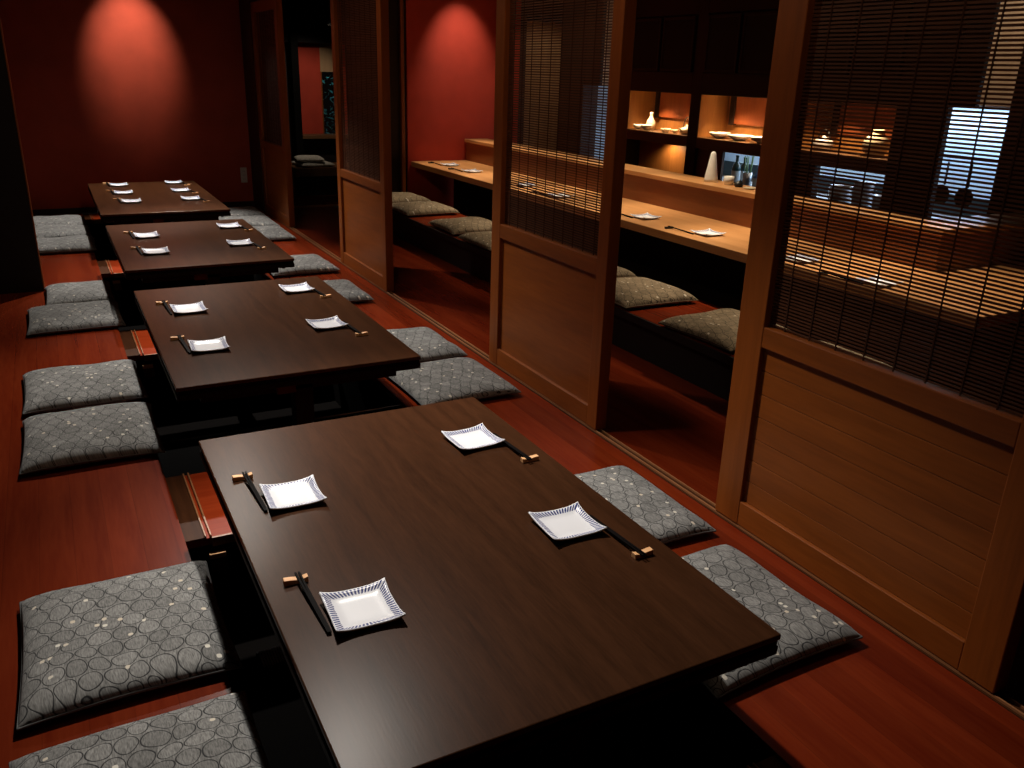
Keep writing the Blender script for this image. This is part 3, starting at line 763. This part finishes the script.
# spotlight lamp in the far room
sl = thing('spotlight', 'small glowing spotlight high up in the far room', 'spotlight', (3.22, 10.80, 2.02))
MB().lathe([(.035, 0), (.034, .02), (.018, .075), (0, .08)], 20).build('lamp_shade', M['iron'], sl, smooth=True)
MB().lathe([(0, .006), (.031, .006), (.03, .03), (0, .034)], 20).build('lens', M['lampm'], sl, smooth=True, label='glowing lens')
MB().tube([(0, 0, .078), (0, 0, .60)], .006, 8).build('stem', M['iron'], sl)
tag(MB().lathe([(0, 0), (.05, 0), (.05, .025), (0, .03)], 20).build('ceiling_fixture', M['steel'], None, smooth=True), 'small pale ceiling fixture in the far room', 'ceiling fixture').location = (3.05, 10.70, 2.59)

# wall socket on the red back wall
so = thing('wall_socket', 'beige electrical socket low on the red back wall', 'wall socket', (1.963, BACK_Y, .352))
box('plate', (-.036, .036, -.008, -.0005, -.085, .085), M['socket'], so, .003)
for z in (-.045, .0, .045):
    box('outlet', (-.020, .020, -.011, -.0081, z - .017, z + .017), M['socket'], so, .002)
    box('slot', (-.009, -.006, -.0125, -.0112, z - .008, z + .006), M['iron'], so, 0); box('slot', (.006, .009, -.0125, -.0112, z - .008, z + .006), M['iron'], so, 0)
# floor vent at the bottom of the nearest well, rail under the second table
fv = thing('floor_vent', 'small slatted vent on the footwell floor beside the closest table', 'vent', (.455, 2.56, WB))
box('frame', (-.045, .045, -.05, .05, .0, .010), M['iron'], fv, .002)
for k in range(8): box('slat', (-.036 + k * .0095, -.031 + k * .0095, -.042, .042, .0102, .018), M['socket'], fv, 0)
fr = MB().tube([(.24, 3.58, .035), (1.384, 3.58, .035)], .006, 8).build('foot_rail', M['steel'], None, smooth=True)
fr.location = (0, .12, -.05)
tag(fr, 'thin steel foot rail across the footwell under the third table from red wall', 'foot rail')

# ------------------------------------------------------------------ lights
def spot(name, loc, aim, watts, angle, blend=.6, col=(1, .86, .68), r=.03):
    l = bpy.data.lights.new(name, 'SPOT'); l.energy = watts; l.spot_size = math.radians(angle); l.spot_blend = blend; l.color = col; l.shadow_soft_size = r
    o = bpy.data.objects.new(name, l); C.objects.link(o); o.location = loc
    o.rotation_euler = (Vector(aim) - Vector(loc)).to_track_quat('-Z', 'Y').to_euler(); return o
def area(name, loc, aim, watts, sx, sy, col):
    l = bpy.data.lights.new(name, 'AREA'); l.shape = 'RECTANGLE'; l.size = sx; l.size_y = sy; l.energy = watts; l.color = col
    o = bpy.data.objects.new(name, l); C.objects.link(o); o.location = loc
    o.rotation_euler = (Vector(aim) - Vector(loc)).to_track_quat('-Z', 'Y').to_euler(); return o
def point(name, loc, watts, col, r=.03):
    l = bpy.data.lights.new(name, 'POINT'); l.energy = watts; l.color = col; l.shadow_soft_size = r
    o = bpy.data.objects.new(name, l); C.objects.link(o); o.location = loc; return o

TW = (1.0, .94, .86)
for (x, y, ax, ay, e, c, bl) in ((.90, 3.35, .94, 2.10, 285, 70, .8), (.85, 5.75, .89, 4.45, 330, 74, .8), (1.02, 7.95, 1.04, 6.80, 350, 72, .8), (1.10, 9.35, .62, 8.60, 340, 72, .5)):
    spot('table_spot', (x, y, 2.55), (ax, ay, .2), e, c, bl, TW)
# added weak wide fill imitating lamp spill, lifts doors and back wall
for (x, y, e) in ((1.0, 3.30, 18), (1.0, 5.70, 15), (1.0, 7.90, 3), (1.4, 1.75, 7)):
    spot('spill_fill', (x, y, 2.54), (x, y, 0), e, 165, .5, (1, .74, .50), .06)
spot('wall_spot', (.92, 9.50, 2.59), (.92, 10.26, 1.74), 105, 50, 1.0, (1, .84, .70))
CW = (1.0, .80, .56)
spot('bar_spot', (4.08, 8.46, 2.59), (4.10, 9.02, 1.66), 58, 56, 1.0, (1, .86, .72))
for y in (8.45, 7.35, 6.25, 5.15, 4.05, 2.95):
    spot('bar_spot', (3.95, y, 2.55), (3.84, y - .30, .55), 168, 56, .65, CW)
for (a, b, e) in ((6.62, 7.63, 34), (5.55, 6.48, 34), (4.33, 5.25, 18)):
    for q in (.27, .70):
        spot('niche_spot', (SX + .035, a + (b - a) * q, 1.405), (SX + .13, a + (b - a) * q, 1.0), e, 100, .8, (1, .72, .40), .015)
spot('niche_spot', (SX + .07, 7.05, .93), (SX + .20, 7.02, .62), 7, 150, .6, (1, .70, .36), .015)  # lamp added under the shelf to brighten the panel below
area('kitchen_light', (6.55, 5.5, 2.5), (6.55, 5.5, 0), 25, .5, 5.0, (1.0, .88, .72))
area('cupboard_light', (7.30, 5.5, 1.385), (7.30, 5.5, 0), 90, .25, 5.5, (.68, .84, 1.0))
spot('aisle_spot', (5.05, 7.9, 2.5), (5.15, 9.0, 1.2), 16, 60, .6, CW)
spot('far_spot', (2.85, 10.25, 2.3), (3.10, 11.5, .95), 38, 62, .7, (1, .86, .68))
point('garden_light', (3.5, 11.86, 1.75), 5, (.35, .75, 1.0))

w = bpy.data.worlds.new('World'); bpy.context.scene.world = w; w.use_nodes = True
w.node_tree.nodes['Background'].inputs[0].default_value = (.10, .07, .06, 1)
w.node_tree.nodes['Background'].inputs[1].default_value = .02

# ------------------------------------------------------------------ camera
yaw, pitch, roll = math.radians(28.46762879), math.radians(20.2462325), math.radians(1.78001373)
f = Vector((math.sin(yaw) * math.cos(pitch), math.cos(yaw) * math.cos(pitch), -math.sin(pitch)))
r = Vector((math.cos(yaw), -math.sin(yaw), 0)); u = r.cross(f)
r2 = r * math.cos(roll) + u * math.sin(roll); u2 = -r * math.sin(roll) + u * math.cos(roll)
cam = bpy.data.cameras.new('camera'); co = bpy.data.objects.new('camera', cam); C.objects.link(co)
co.matrix_world = Matrix(((r2.x, u2.x, -f.x, 0), (r2.y, u2.y, -f.y, 0), (r2.z, u2.z, -f.z, 1.56), (0, 0, 0, 1)))
cam.sensor_width = 36; cam.lens = 846.595 / 1024 * 36; cam.clip_start = .05
sc = bpy.context.scene; sc.camera = co
sc.view_settings.view_transform = 'Standard'; sc.view_settings.look = 'None'; sc.view_settings.gamma = 1
sc.view_settings.exposure = 0; sc.view_settings.use_curve_mapping = False
sc.cycles.max_bounces = 8; sc.cycles.use_denoising = True
